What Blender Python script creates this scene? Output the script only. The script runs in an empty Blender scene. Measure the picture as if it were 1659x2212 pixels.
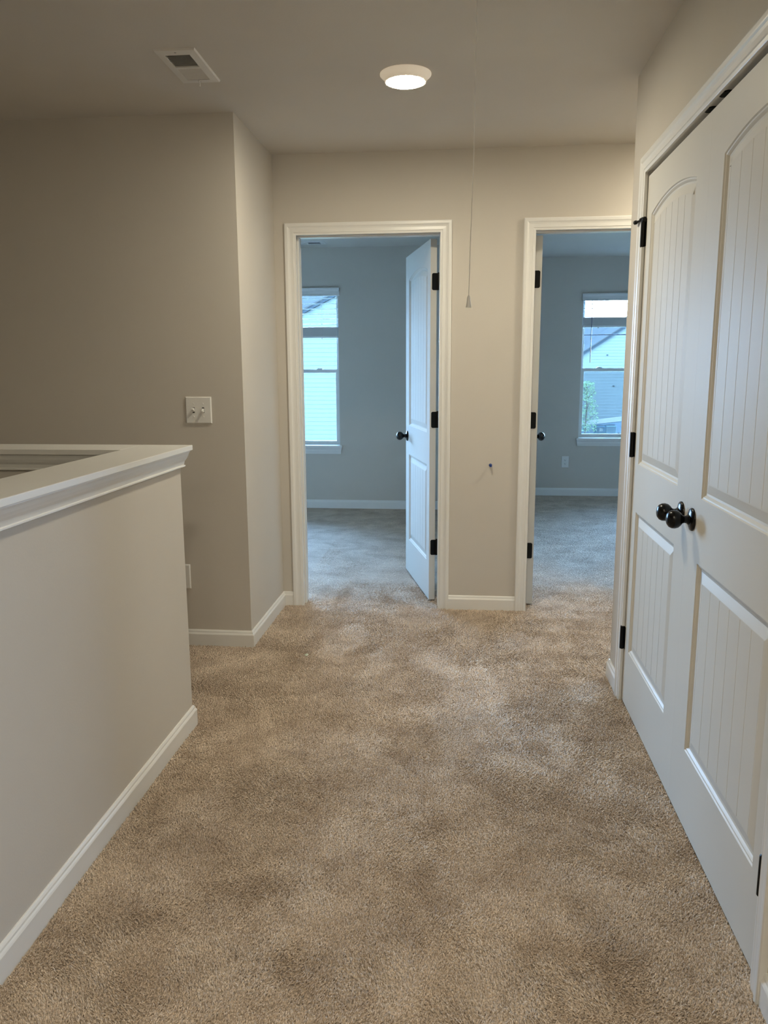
import bpy, bmesh, math, random
import numpy as np
from mathutils import Vector, Matrix
from mathutils.geometry import tessellate_polygon

scene = bpy.context.scene
COL = scene.collection
random.seed(5)

# ------------------------------------------------------------------ camera
CAM_F = 1705.8
cam_data = bpy.data.cameras.new('camera')
cam = bpy.data.objects.new('camera', cam_data)
COL.objects.link(cam)
Rv = Vector((0.9950354, 0.0994220, -0.0044512))
Uv = Vector((-0.0134154, 0.1783134, 0.9838823))
Fv = Vector((-0.0986133, 0.9789380, -0.1787619))
cam.matrix_world = Matrix(((Rv.x, Uv.x, -Fv.x, 0.0), (Rv.y, Uv.y, -Fv.y, 0.0),
                           (Rv.z, Uv.z, -Fv.z, 1.3463), (0, 0, 0, 1)))
cam_data.sensor_fit = 'VERTICAL'
cam_data.sensor_height = 36.0
cam_data.lens = CAM_F / 2212.0 * 36.0
cam_data.clip_start = 0.05
cam_data.clip_end = 300
scene.camera = cam

# ------------------------------------------------------------------ colour management, sky, sun
scene.view_settings.view_transform = 'Standard'
scene.view_settings.look = 'None'
scene.view_settings.gamma = 1.0
scene.view_settings.use_curve_mapping = False
scene.view_settings.exposure = 0.0

SKY_STRENGTH = 82.0
SUN_STRENGTH = 3.0
LAMP_STRENGTH = 335.0
world = bpy.data.worlds.new('sky')
scene.world = world
world.use_nodes = True
wn = world.node_tree
wn.nodes.clear()
w_out = wn.nodes.new('ShaderNodeOutputWorld')
w_bg = wn.nodes.new('ShaderNodeBackground')
w_tc = wn.nodes.new('ShaderNodeTexCoord')
w_sep = wn.nodes.new('ShaderNodeSeparateXYZ')
w_ramp = wn.nodes.new('ShaderNodeValToRGB')
w_ramp.color_ramp.elements[0].position = 0.0
w_ramp.color_ramp.elements[0].color = (0.45, 0.78, 1.25, 1)
w_ramp.color_ramp.elements[1].position = 0.7
w_ramp.color_ramp.elements[1].color = (0.20, 0.42, 0.84, 1)
wn.links.new(w_tc.outputs['Generated'], w_sep.inputs[0])
wn.links.new(w_sep.outputs['Z'], w_ramp.inputs['Fac'])
wn.links.new(w_ramp.outputs['Color'], w_bg.inputs['Color'])
w_bg.inputs['Strength'].default_value = SKY_STRENGTH
wn.links.new(w_bg.outputs[0], w_out.inputs[0])

sun_d = bpy.data.lights.new('sun', 'SUN')
sun_d.energy = SUN_STRENGTH
sun_d.color = (0.75, 0.90, 1.0)
sun_d.angle = math.radians(0.6)
sun = bpy.data.objects.new('sun', sun_d)
COL.objects.link(sun)
sun.rotation_euler = Vector((-0.35, 0.75, -0.80)).to_track_quat('-Z', 'Y').to_euler()
sun.location = (0, -10, 20)


def portal(name, loc, sx, sy, direction):
    d = bpy.data.lights.new(name, 'AREA')
    d.shape = 'RECTANGLE'
    d.size, d.size_y = sx, sy
    d.cycles.is_portal = True
    o = bpy.data.objects.new(name, d)
    COL.objects.link(o)
    o.location = loc
    o.rotation_euler = Vector(direction).to_track_quat('-Z', 'Y').to_euler()
    return o


portal('sky_portal', (-1.64, 7.70, 1.35), 0.95, 1.5, (0, -1, 0))
portal('sky_portal', (1.66, 8.64, 1.35), 0.95, 1.5, (0, -1, 0))
portal('sky_portal', (-2.64, 7.70, 1.35), 0.95, 1.5, (0, -1, 0))
portal('sky_portal', (2.66, 8.64, 1.35), 0.95, 1.5, (0, -1, 0))

# ------------------------------------------------------------------ measures (metres, camera above the origin)
H = 2.4538
D = 4.3347            # far hall wall, hall face
T = 0.115             # wall thickness
XC, YC = -1.022, 3.6283
XH, YE, ZC = -1.0176, 2.7527, 1.0757
XR, YR = 0.6568, 3.3928
C0, C1 = 3.132, 1.606     # closet frame, far and near casing edge
D1L, D1R = -0.901, -0.133
D2L, D2R = 0.3598, 1.125
HD = 2.045
CW = 0.0609
HB = 0.082
Y1, Y2 = 7.5569, 8.499
XW = -3.2             # outer left wall
XE = 3.2              # outer right wall
YN = 0.90             # the wall right of the camera ends here, an open loft lies beyond
YB = -2.2             # wall behind the camera


# ------------------------------------------------------------------ materials
def new_mat(name):
    m = bpy.data.materials.new(name)
    m.use_nodes = True
    nt = m.node_tree
    return m, nt, nt.nodes['Principled BSDF']


def noise(nt, scale, detail=2.0, rough=0.5, coord='Object'):
    tc = nt.nodes.new('ShaderNodeTexCoord')
    n = nt.nodes.new('ShaderNodeTexNoise')
    n.inputs['Scale'].default_value = scale
    n.inputs['Detail'].default_value = detail
    n.inputs['Roughness'].default_value = rough
    nt.links.new(tc.outputs[coord], n.inputs['Vector'])
    return n


def bump(nt, b, height_socket, strength, dist):
    bn = nt.nodes.new('ShaderNodeBump')
    bn.inputs['Strength'].default_value = strength
    bn.inputs['Distance'].default_value = dist
    nt.links.new(height_socket, bn.inputs['Height'])
    nt.links.new(bn.outputs[0], b.inputs['Normal'])


def paint(name, col, rough, spec=0.5, bump_scale=0, bump_strength=0.0, var=0.02):
    m, nt, b = new_mat(name)
    n = noise(nt, 2.2, 3)
    r = nt.nodes.new('ShaderNodeValToRGB')
    r.color_ramp.elements[0].position = 0.3
    r.color_ramp.elements[1].position = 0.7
    r.color_ramp.elements[0].color = tuple(c * (1 - var) for c in col) + (1,)
    r.color_ramp.elements[1].color = tuple(min(1, c * (1 + var)) for c in col) + (1,)
    nt.links.new(n.outputs['Fac'], r.inputs['Fac'])
    nt.links.new(r.outputs['Color'], b.inputs['Base Color'])
    b.inputs['Roughness'].default_value = rough
    b.inputs['Specular IOR Level'].default_value = spec
    if bump_scale:
        n2 = noise(nt, bump_scale, 2)
        bump(nt, b, n2.outputs['Fac'], bump_strength, 0.002)
    return m


def plain(name, col, rough=0.5, metal=0.0, spec=0.5):
    m, nt, b = new_mat(name)
    b.inputs['Base Color'].default_value = tuple(col) + (1,)
    b.inputs['Roughness'].default_value = rough
    b.inputs['Metallic'].default_value = metal
    b.inputs['Specular IOR Level'].default_value = spec
    return m


M_WALL = paint('greige_wall_paint', (0.60, 0.56, 0.50), 0.75, 0.25, 170, 0.10)
M_CEIL = paint('ceiling_paint', (0.66, 0.62, 0.56), 0.9, 0.15, 140, 0.14)
M_TRIM = paint('semigloss_white_trim', (0.78, 0.77, 0.74), 0.32, 0.5, 0, 0, 0.01)
M_DOOR = paint('semigloss_white_door', (0.68, 0.645, 0.57), 0.38, 0.12, 90, 0.03, 0.01)
M_DOOR_FLAT = paint('eggshell_white_door', (0.66, 0.645, 0.60), 0.68, 0.06, 90, 0.03, 0.01)
M_BLACK = plain('matte_black_metal', (0.003, 0.003, 0.003), 0.4, 0.0, 0.2)
M_KNOB = plain('oil_rubbed_black_metal', (0.002, 0.0018, 0.0018), 0.25, 0.0, 0.30)
M_RUBBER = plain('black_rubber', (0.012, 0.012, 0.012), 0.7)
M_PLASTIC = paint('white_plastic', (0.78, 0.77, 0.74), 0.35, 0.5)
M_SLOT = plain('dark_slot', (0.02, 0.02, 0.02), 0.8)
M_VENT = paint('white_enamelled_steel', (0.74, 0.72, 0.68), 0.4, 0.5)
M_DUCT = plain('dark_duct_interior', (0.03, 0.03, 0.03), 0.9)
M_VINYL = paint('white_vinyl_window', (0.74, 0.76, 0.74), 0.4, 0.5)
M_BLIND = paint('white_blind_slat', (0.76, 0.77, 0.77), 0.45, 0.5)
M_CORD = plain('white_cotton_cord', (0.82, 0.80, 0.76), 0.9)
M_WAND = plain('clear_grey_wand', (0.25, 0.27, 0.36), 0.3)
M_PIN = plain('blue_plastic', (0.010, 0.045, 0.22), 0.35)
M_PAPER = plain('pale_green_paper', (0.62, 0.68, 0.55), 0.8)
M_STEEL = plain('pin_steel', (0.5, 0.5, 0.5), 0.3, 1.0)


def glass():
    m = bpy.data.materials.new('window_glass')
    m.use_nodes = True
    nt = m.node_tree
    nt.nodes.clear()
    o = nt.nodes.new('ShaderNodeOutputMaterial')
    mix = nt.nodes.new('ShaderNodeMixShader')
    t = nt.nodes.new('ShaderNodeBsdfTransparent')
    t.inputs['Color'].default_value = (0.97, 0.985, 0.98, 1)
    g = nt.nodes.new('ShaderNodeBsdfGlossy')
    g.inputs['Roughness'].default_value = 0.02
    f = nt.nodes.new('ShaderNodeFresnel')
    f.inputs['IOR'].default_value = 1.45
    nt.links.new(f.outputs[0], mix.inputs[0])
    nt.links.new(t.outputs[0], mix.inputs[1])
    nt.links.new(g.outputs[0], mix.inputs[2])
    nt.links.new(mix.outputs[0], o.inputs[0])
    return m


def screen():
    m = bpy.data.materials.new('insect_screen')
    m.use_nodes = True
    nt = m.node_tree
    nt.nodes.clear()
    o = nt.nodes.new('ShaderNodeOutputMaterial')
    mix = nt.nodes.new('ShaderNodeMixShader')
    mix.inputs[0].default_value = 0.30
    t = nt.nodes.new('ShaderNodeBsdfTransparent')
    g = nt.nodes.new('ShaderNodeBsdfDiffuse')
    g.inputs['Color'].default_value = (0.05, 0.06, 0.06, 1)
    nt.links.new(t.outputs[0], mix.inputs[1])
    nt.links.new(g.outputs[0], mix.inputs[2])
    nt.links.new(mix.outputs[0], o.inputs[0])
    return m


M_GLASS = glass()
M_SCREEN = screen()


def lamp_mat():
    m = bpy.data.materials.new('lit_lamp_lens')
    m.use_nodes = True
    nt = m.node_tree
    nt.nodes.clear()
    o = nt.nodes.new('ShaderNodeOutputMaterial')
    e = nt.nodes.new('ShaderNodeEmission')
    e.inputs['Color'].default_value = (1.0, 0.91, 0.71, 1)
    e.inputs['Strength'].default_value = LAMP_STRENGTH
    nt.links.new(e.outputs[0], o.inputs[0])
    return m


M_LAMP = lamp_mat()
M_LAMPRIM = paint('emissive_white_lamp_rim', (0.78, 0.77, 0.74), 0.5, 0.4)
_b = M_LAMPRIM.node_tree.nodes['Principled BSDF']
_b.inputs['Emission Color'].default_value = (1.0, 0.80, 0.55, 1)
_b.inputs['Emission Strength'].default_value = 0.30  # emission stands in for lens light falling on the rim


def carpet(name, bump_on, k):
    m, nt, b = new_mat(name)
    tc = nt.nodes.new('ShaderNodeTexCoord')
    # large soft patches: shading of pile lying in different directions, put into the colour
    n1 = nt.nodes.new('ShaderNodeTexNoise')
    n1.inputs['Scale'].default_value = 4.6
    n1.inputs['Detail'].default_value = 4
    n1.inputs['Roughness'].default_value = 0.72
    n1.inputs['Distortion'].default_value = 0.4
    n2 = nt.nodes.new('ShaderNodeTexNoise')
    n2.inputs['Scale'].default_value = 190
    n2.inputs['Detail'].default_value = 2
    nt.links.new(tc.outputs['Object'], n1.inputs['Vector'])
    nt.links.new(tc.outputs['Object'], n2.inputs['Vector'])
    r1 = nt.nodes.new('ShaderNodeValToRGB')
    r1.color_ramp.elements[0].position = 0.34
    r1.color_ramp.elements[1].position = 0.62
    r1.color_ramp.elements[0].color = (0.485 * k, 0.382 * k, 0.292 * k, 1)
    r1.color_ramp.elements[1].color = (0.69 * k, 0.57 * k, 0.456 * k, 1)
    nt.links.new(n1.outputs['Fac'], r1.inputs['Fac'])
    r2 = nt.nodes.new('ShaderNodeValToRGB')
    r2.color_ramp.elements[0].position = 0.30
    r2.color_ramp.elements[1].position = 0.62
    lo = 0.55
    r2.color_ramp.elements[0].color = (lo, lo * 0.97, lo * 0.94, 1)
    r2.color_ramp.elements[1].color = (1.12, 1.12, 1.12, 1)
    nt.links.new(n2.outputs['Fac'], r2.inputs['Fac'])
    mx = nt.nodes.new('ShaderNodeMix')
    mx.data_type = 'RGBA'
    mx.blend_type = 'MULTIPLY'
    mx.inputs[0].default_value = 1.0
    nt.links.new(r1.outputs['Color'], mx.inputs[6])
    nt.links.new(r2.outputs['Color'], mx.inputs[7])
    nt.links.new(mx.outputs[2], b.inputs['Base Color'])
    b.inputs['Roughness'].default_value = 1.0
    b.inputs['Specular IOR Level'].default_value = 0.05
    b.inputs['Sheen Weight'].default_value = 0.12
    b.inputs['Sheen Roughness'].default_value = 0.6
    if bump_on:
        n3 = nt.nodes.new('ShaderNodeTexNoise')
        n3.inputs['Scale'].default_value = 120
        n3.inputs['Detail'].default_value = 3
        n3.inputs['Distortion'].default_value = 1.0
        nt.links.new(tc.outputs['Object'], n3.inputs['Vector'])
        bump(nt, b, n3.outputs['Fac'], 0.9, 0.012)
    return m


M_CARPET = carpet('beige_cut_pile_carpet', True, 1.0)
M_PILE = carpet('beige_carpet_yarn', False, 1.12)


# ------------------------------------------------------------------ mesh helpers
class MB:
    """collects verts and faces of one object"""

    def __init__(self):
        self.v, self.f = [], []

    def add(self, vs, fs):
        o = len(self.v)
        self.v += [tuple(x) for x in vs]
        self.f += [tuple(i + o for i in f) for f in fs]
        return self

    def box(self, x0, x1, y0, y1, z0, z1):
        vs = [(x0, y0, z0), (x1, y0, z0), (x1, y1, z0), (x0, y1, z0), (x0, y0, z1), (x1, y0, z1), (x1, y1, z1), (x0, y1, z1)]
        return self.add(vs, [(0, 3, 2, 1), (4, 5, 6, 7), (0, 1, 5, 4), (1, 2, 6, 5), (2, 3, 7, 6), (3, 0, 4, 7)])

    def bbox(self, x0, x1, y0, y1, z0, z1, c):
        """box with bevelled edges"""
        bm = bmesh.new()
        bmesh.ops.create_cube(bm, size=1.0)
        for v in bm.verts:
            v.co = Vector(((x0 + x1) / 2 + v.co.x * (x1 - x0), (y0 + y1) / 2 + v.co.y * (y1 - y0), (z0 + z1) / 2 + v.co.z * (z1 - z0)))
        bmesh.ops.bevel(bm, geom=list(bm.edges), offset=c, segments=2, affect='EDGES', profile=0.5)
        bm.verts.index_update()
        self.add([v.co[:] for v in bm.verts], [[v.index for v in f.verts] for f in bm.faces])
        bm.free()
        return self

    def lathe(self, prof, axis_o, axis, n=24):
        """revolve [(radius, height)] about an axis"""
        a = Vector(axis).normalized()
        u = a.orthogonal().normalized()
        w = a.cross(u)
        o = Vector(axis_o)
        vs = []
        for r, h in prof:
            for k in range(n):
                t = 2 * math.pi * k / n
                vs.append(o + a * h + (u * math.cos(t) + w * math.sin(t)) * r)
        fs = []
        for i in range(len(prof) - 1):
            for k in range(n):
                k2 = (k + 1) % n
                fs.append((i * n + k, i * n + k2, (i + 1) * n + k2, (i + 1) * n + k))
        fs.append(tuple(range(n - 1, -1, -1)))
        fs.append(tuple((len(prof) - 1) * n + k for k in range(n)))
        return self.add(vs, fs)

    def tube(self, pts, r, n=8):
        pts = [Vector(p) for p in pts]
        vs = []
        for i, p in enumerate(pts):
            d = (pts[min(i + 1, len(pts) - 1)] - pts[max(i - 1, 0)]).normalized()
            u = d.orthogonal().normalized() if i == 0 else (u - d * u.dot(d)).normalized()
            w = d.cross(u)
            for k in range(n):
                t = 2 * math.pi * k / n
                vs.append(p + (u * math.cos(t) + w * math.sin(t)) * r)
        fs = []
        for i in range(len(pts) - 1):
            for k in range(n):
                k2 = (k + 1) % n
                fs.append((i * n + k, i * n + k2, (i + 1) * n + k2, (i + 1) * n + k))
        fs.append(tuple(range(n - 1, -1, -1)))
        fs.append(tuple((len(pts) - 1) * n + k for k in range(n)))
        return self.add(vs, fs)

    def prism(self, poly, fn, d0, d1):
        """poly: 2D points; fn(a, b, d) -> 3D; extruded from d0 to d1"""
        n = len(poly)
        vs = [fn(a, b, d0) for a, b in poly] + [fn(a, b, d1) for a, b in poly]
        fs = [tuple(range(n - 1, -1, -1)), tuple(range(n, 2 * n))]
        fs += [(i, (i + 1) % n, n + (i + 1) % n, n + i) for i in range(n)]
        return self.add(vs, fs)

    def sweep(self, path, normal, prof, cap=True, mitre_start=None, mitre_end=None):
        """profile [(a, b)]: a = offset to the left of travel inside the plane of the path, b = along normal.
        mitre_start / mitre_end: previous / next point so that single boards keep their mitred ends"""
        pts = [Vector(p) for p in path]
        nrm = Vector(normal).normalized()
        ext = ([Vector(mitre_start)] if mitre_start is not None else [None]) + pts + ([Vector(mitre_end)] if mitre_end is not None else [None])
        rings = []
        for i in range(1, len(ext) - 1):
            p = ext[i]
            dirs = []
            if ext[i - 1] is not None:
                dirs.append((p - ext[i - 1]).normalized())
            if ext[i + 1] is not None:
                dirs.append((ext[i + 1] - p).normalized())
            s = [nrm.cross(d).normalized() for d in dirs]
            if len(s) == 1:
                side = s[0]
            else:
                side = (s[0] + s[1]).normalized()
                side = side / max(0.2, side.dot(s[0]))
            rings.append([p + side * a + nrm * b for a, b in prof])
        m = len(prof)
        vs = [v for r in rings for v in r]
        fs = []
        for i in range(len(rings) - 1):
            for k in range(m):
                k2 = (k + 1) % m
                fs.append((i * m + k, (i + 1) * m + k, (i + 1) * m + k2, i * m + k2))
        if cap:
            fs.append(tuple(range(m)))
            fs.append(tuple((len(rings) - 1) * m + k for k in range(m - 1, -1, -1)))
        return self.add(vs, fs)

    def build(self, name, mat, parent=None, smooth=False, fix=True):
        me = bpy.data.meshes.new(name)
        me.from_pydata(self.v, [], self.f)
        if fix:
            bm = bmesh.new()
            bm.from_mesh(me)
            bmesh.ops.recalc_face_normals(bm, faces=list(bm.faces))
            bm.to_mesh(me)
            bm.free()
        me.materials.append(mat)
        o = bpy.data.objects.new(name, me)
        COL.objects.link(o)
        if parent is not None:
            o.parent = parent
        if smooth:
            for p in me.polygons:
                p.use_smooth = True
            try:
                me.set_sharp_from_angle(angle=math.radians(38))
            except Exception:
                pass
        return o


def tag(o, label=None, cat=None, group=None, kind=None):
    if label:
        o['label'] = label
    if cat:
        o['category'] = cat
    if group:
        o['group'] = group
    if kind:
        o['kind'] = kind
    return o


def empty(name, loc=(0, 0, 0), rz=0.0, label=None, cat=None, group=None, kind=None):
    o = bpy.data.objects.new(name, None)
    o.empty_display_size = 0.05
    COL.objects.link(o)
    o.location = loc
    o.rotation_euler = (0, 0, rz)
    return tag(o, label, cat, group, kind)


def struct(name, mb, mat, label=None, cat=None, parent=None):
    o = mb.build(name, mat, parent)
    o['kind'] = 'structure'
    return tag(o, label, cat)


def child_copy(o, parent, loc=None):
    c = o.copy()
    COL.objects.link(c)
    c.parent = parent
    if loc is not None:
        c.location = loc
    return c


# ------------------------------------------------------------------ the shell: walls
# far hall wall with the two door openings
J = 0.020                     # jamb thickness
o1l, o1r = D1L - 0.006 - 0.002, D1R + 0.006 + 0.002
o2l, o2r = D2L - 0.006 - 0.002, D2R + 0.006 + 0.002
OT = HD + 0.006 + J           # rough opening top
mb = MB()
for x0, x1, z0, z1 in ((XW, D1L - J - 0.006, 0, H), (D1R + J + 0.006, D2L - J - 0.006, 0, H), (D2R + J + 0.006, XE, 0, H),
                       (D1L - J - 0.006, D1R + J + 0.006, OT, H), (D2L - J - 0.006, D2R + J + 0.006, OT, H)):
    mb.box(x0, x1, D, D + T, z0, z1)
struct('wall_back', mb, M_WALL, 'greige hall wall holding the two open bedroom doorways', 'wall')
# projecting wall with the light switch
mb = MB().box(XW, XC, YC, YC + T, 0, H).box(XC - T, XC, YC + T, D, 0, H)
struct('wall_alcove', mb, M_WALL, 'projecting greige wall corner that carries the double light switch', 'wall')
# closet wall on the right with double door opening
oy0, oy1 = C1 - 0.006 - J, C0 + 0.006 + J
mb = MB().box(XR, XR + T, YN, oy0, 0, H).box(XR + T, XE, YN, YN + T, 0, H).box(XR, XR + T, oy1, YR, 0, H).box(XR, XR + T, oy0, oy1, OT, H)
mb.box(XR + T, XE, YR - T, YR, 0, H)
struct('wall_right', mb, M_WALL, 'greige wall around the white closet double doors', 'wall')
mb = MB().box(XR + T + 0.6, XR + 2 * T + 0.6, YN + T, YR - T, 0, H)
struct('wall_closet', mb, M_WALL, 'greige rear wall inside the closet behind the double doors', 'wall')


def wall_with_hole(name, x0, x1, y0, y1, hx0, hx1, hz0, hz1, label):
    m = MB().box(x0, hx0, y0, y1, 0, H).box(hx1, x1, y0, y1, 0, H).box(hx0, hx1, y0, y1, 0, hz0).box(hx0, hx1, y0, y1, hz1, H)
    return struct(name, m, M_WALL, label, 'wall')


W1 = (-2.10, -1.185)
W2 = (1.205, 2.12)
W1B, W2B = (-3.10, -2.19), (2.21, 3.12)  # unseen second windows, added to let more daylight into the bedrooms
WZ = (0.600, 2.075)
WT = 0.15
SY0 = -1.0
def wall_with_holes(name, axis_y, x0, x1, y0, y1, holes, label):
    m = MB()
    cuts = sorted(holes)
    def bx(a, b, z0, z1):
        if axis_y:
            m.box(y0, y1, a, b, z0, z1)
        else:
            m.box(a, b, y0, y1, z0, z1)
    last = x0
    for a, b in cuts:
        bx(last, a, 0, H)
        bx(a, b, 0, WZ[0])
        bx(a, b, WZ[1], H)
        last = b
    bx(last, x1, 0, H)
    return struct(name, m, M_WALL, label, 'wall')


mb = MB().box(XW - T, XW, SY0 - 0.2, 2.80, -2.75, 0)
struct('wall_stairwell_outer', mb, M_WALL, 'outer greige wall of the stairwell below the landing', 'wall')
wall_with_holes('wall_left', True, YB, Y1 + T, XW - T, XW, [], 'outer greige wall beyond the stairwell')
wall_with_holes('wall_east', True, YB, Y2 + T, XE, XE + T, [], 'outer greige wall closing the side hall and right bedroom')
wall_with_holes('wall_bedroom_left', False, XW, 0.115, Y1, Y1 + WT, [W1, W1B], 'blue lit window wall of the bedroom behind the wide open door')
wall_with_holes('wall_bedroom_right', False, 0.115, XE, Y2, Y2 + WT, [W2, W2B], 'blue lit window wall of the bedroom beside the closet')
mb = MB().box(0.115, 0.115 + T, D + T, Y2, 0, H)
struct('wall_partition', mb, M_WALL, 'greige partition between the two bedrooms', 'wall')
struct('wall_front', MB().box(XW, XE, YB - WT, YB, 0, H), M_WALL, 'greige wall closing the loft behind the photographer', 'wall')

# half wall around the stairwell: a long arm and a return
HW = T
SX0 = XH - HW                      # stair side face of the long arm
SY1 = YE - HW                      # stair side face of the return
SY0 = -1.0                         # near end of the stairwell
mb = MB()
poly = [(XH, YB), (XH, YE), (XW, YE), (XW, SY1), (SX0, SY1), (SX0, YB)]
zt = ZC - 0.019
mb.prism(poly, lambda a, b, d: (a, b, d), -0.30, zt)
struct('wall_stair', mb, M_WALL, 'low greige half wall guarding the stairwell', 'half wall')
mb = MB().box(SX0, SX0 + T, SY0, SY1, -2.75, -0.30).box(XW, SX0 + T, SY1, SY1 + T, -2.75, -0.30).box(XW, SX0 + T, SY0 - T, SY0, -2.75, -0.30)
struct('wall_stairwell', mb, M_WALL, 'greige walls of the stairwell below the landing floor', 'wall')

# ceiling and floor
mb = MB().box(XW - T, XE + T, YB - WT, Y2 + WT, H, H + 0.15)
struct('ceiling', mb, M_CEIL, 'flat matt greige ceiling over hall and bedrooms', 'ceiling')
mb = MB()
mb.box(SX0, XE + T, YB - WT, Y2 + WT, -0.30, 0)
mb.box(XW - T, SX0, SY1, Y2 + WT, -0.30, 0)
mb.box(XW - T, SX0, YB - WT, SY0, -0.30, 0)
floor = struct('floor', mb, M_CARPET, 'beige cut pile carpet running through hall and bedrooms', 'floor')
mb = MB().box(XW - T, SX0 + T, SY0 - T, SY1 + T, -2.9, -2.75)
struct('floor_lower', mb, M_CARPET, 'carpeted lower landing at the foot of the stairwell', 'floor')

# ------------------------------------------------------------------ baseboards
BP = [(0, 0), (0.0135, 0), (0.0135, HB - 0.021), (0.0115, HB - 0.0165), (0.0085, HB - 0.012), (0.0078, HB - 0.007), (0.005, HB - 0.002), (0.0035, HB), (0, HB)]


def baseboard(name, path, label):
    # path runs with the room on its left
    m = MB().sweep([(x, y, 0) for x, y in path], (0, 0, 1), BP)
    o = struct(name, m, M_TRIM, label, 'baseboard')
    return o


cx1 = D1R + CW
cx2 = D2L - CW
baseboard('baseboard_stair', [(XH, YB), (XH, YE), (XW, YE)][::-1], 'white baseboard along the foot of the stair half wall')
baseboard('baseboard_alcove', [(D1L - CW, D), (XC, D), (XC, YC), (XW, YC)], 'white baseboard wrapping the corner below the light switch')
baseboard('baseboard_back', [(cx2, D), (cx1, D)], 'short white baseboard between the two bedroom doorways')
baseboard('baseboard_right', [(XR, C0 + CW), (XR, YR), (XE, YR)], 'white baseboard wrapping the wall corner beside the closet')
baseboard('baseboard_closet', [(XE, YN), (XR, YN), (XR, C1 - CW)], 'white baseboard at the near side of the closet casing')
baseboard('baseboard_hall', [(XE, D), (D2R + CW, D)][0:2], 'white baseboard of the side hall past the right doorway')
baseboard('baseboard_bedroom_left', [(0.115, D + T + 0.3), (0.115, Y1), (XW, Y1)], 'white baseboard under the left bedroom window')
baseboard('baseboard_bedroom_right', [(XE, Y2), (0.115 + T, Y2)], 'white baseboard under the right bedroom window')

# half wall cap boards and the crown moulding below them
OH = 0.037
capz0 = ZC - 0.019
tc = empty('trim_1', (0, 0, 0), 0, 'white painted wooden cap ledge on the stair half wall', 'trim', None, 'structure')
m = MB().bbox(SX0 - OH, XH + OH, YB + 0.001, YE + OH, capz0, ZC, 0.002)
m.build('cap_board', M_TRIM, tc)
m = MB().bbox(XW + 0.001, SX0 - OH - 0.0008, SY1 - OH, YE + OH, capz0, ZC, 0.002)
m.build('cap_board', M_TRIM, tc)
CR = [(0, 0), (0.029, 0), (0.029, -0.004), (0.026, -0.010), (0.0235, -0.019), (0.019, -0.029), (0.0135, -0.037), (0.0115, -0.047), (0.0105, -0.050), (0.0145, -0.052), (0.0145, -0.056), (0.009, -0.059), (0, -0.059)]
m = MB().sweep([(XW, YE, capz0), (XH, YE, capz0), (XH, YB, capz0)], (0, 0, 1), CR)
m.build('cap_moulding', M_TRIM, tc)
m = MB().sweep([(SX0, YB, capz0), (SX0, SY1, capz0), (XW, SY1, capz0)], (0, 0, 1), CR)
m.build('cap_moulding', M_TRIM, tc)

# ------------------------------------------------------------------ door frames
CP = [(0, 0), (0, 0.0095), (0.0020, 0.0105), (0.0045, 0.0105), (0.011, 0.0110), (0.0135, 0.0135), (0.016, 0.0128), (0.030, 0.0122),
      (0.038, 0.0140), (0.043, 0.0172), (0.0465, 0.0180), (0.0565, 0.0180), (CW, 0.0160), (CW, 0)]


def casing(parent, pA, pB, up, normal, flip):
    """three mitred boards: left side up, head, right side down (in the plane with the given normal)"""
    pA, pB = Vector(pA), Vector(pB)
    tA, tB = pA + Vector((0, 0, up)), pB + Vector((0, 0, up))
    prof = [(-a if flip else a, b) for a, b in CP]
    MB().sweep([pA, tA], normal, prof, True, None, tB).build('casing_board', M_TRIM, parent)
    MB().sweep([tA, tB], normal, prof, True, pA, pB).build('casing_board', M_TRIM, parent)
    MB().sweep([tB, pB], normal, prof, True, tA, None).build('casing_board', M_TRIM, parent)


def door_frame(name, xl, xr, label, stop_y, strike_side):
    t = empty(name, (0, 0, 0), 0, label, 'door frame', None, 'structure')
    casing(t, (xl, D, 0), (xr, D, 0), HD, (0, -1, 0), False)
    casing(t, (xr, D + T, 0), (xl, D + T, 0), HD, (0, 1, 0), False)
    jl, jr = xl - 0.006, xr + 0.006
    jt = HD + 0.006
    MB().bbox(jl - J + 0.001, jl, D, D + T, 0, jt, 0.001).build('jamb', M_TRIM, t)
    MB().bbox(jr, jr + J - 0.001, D, D + T, 0, jt, 0.001).build('jamb', M_TRIM, t)
    MB().bbox(jl - J + 0.001, jr + J - 0.001, D, D + T, jt + 0.0002, jt + J - 0.001, 0.001).build('jamb', M_TRIM, t)
    s0, s1 = D + T - 0.037 - 0.034, D + T - 0.037
    MB().bbox(jl, jl + 0.011, s0, s1, 0, jt - 0.011, 0.002).build('door_stop', M_TRIM, t)
    MB().bbox(jr - 0.011, jr, s0, s1, 0, jt - 0.011, 0.002).build('door_stop', M_TRIM, t)
    MB().bbox(jl, jr, s0, s1, jt - 0.011, jt, 0.002).build('door_stop', M_TRIM, t)
    return t


door_frame('trim_2', D1L, D1R, 'white moulded casing around the left bedroom doorway', None, 'left')
door_frame('trim_3', D2L, D2R, 'white moulded casing around the right bedroom doorway', None, 'right')

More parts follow.
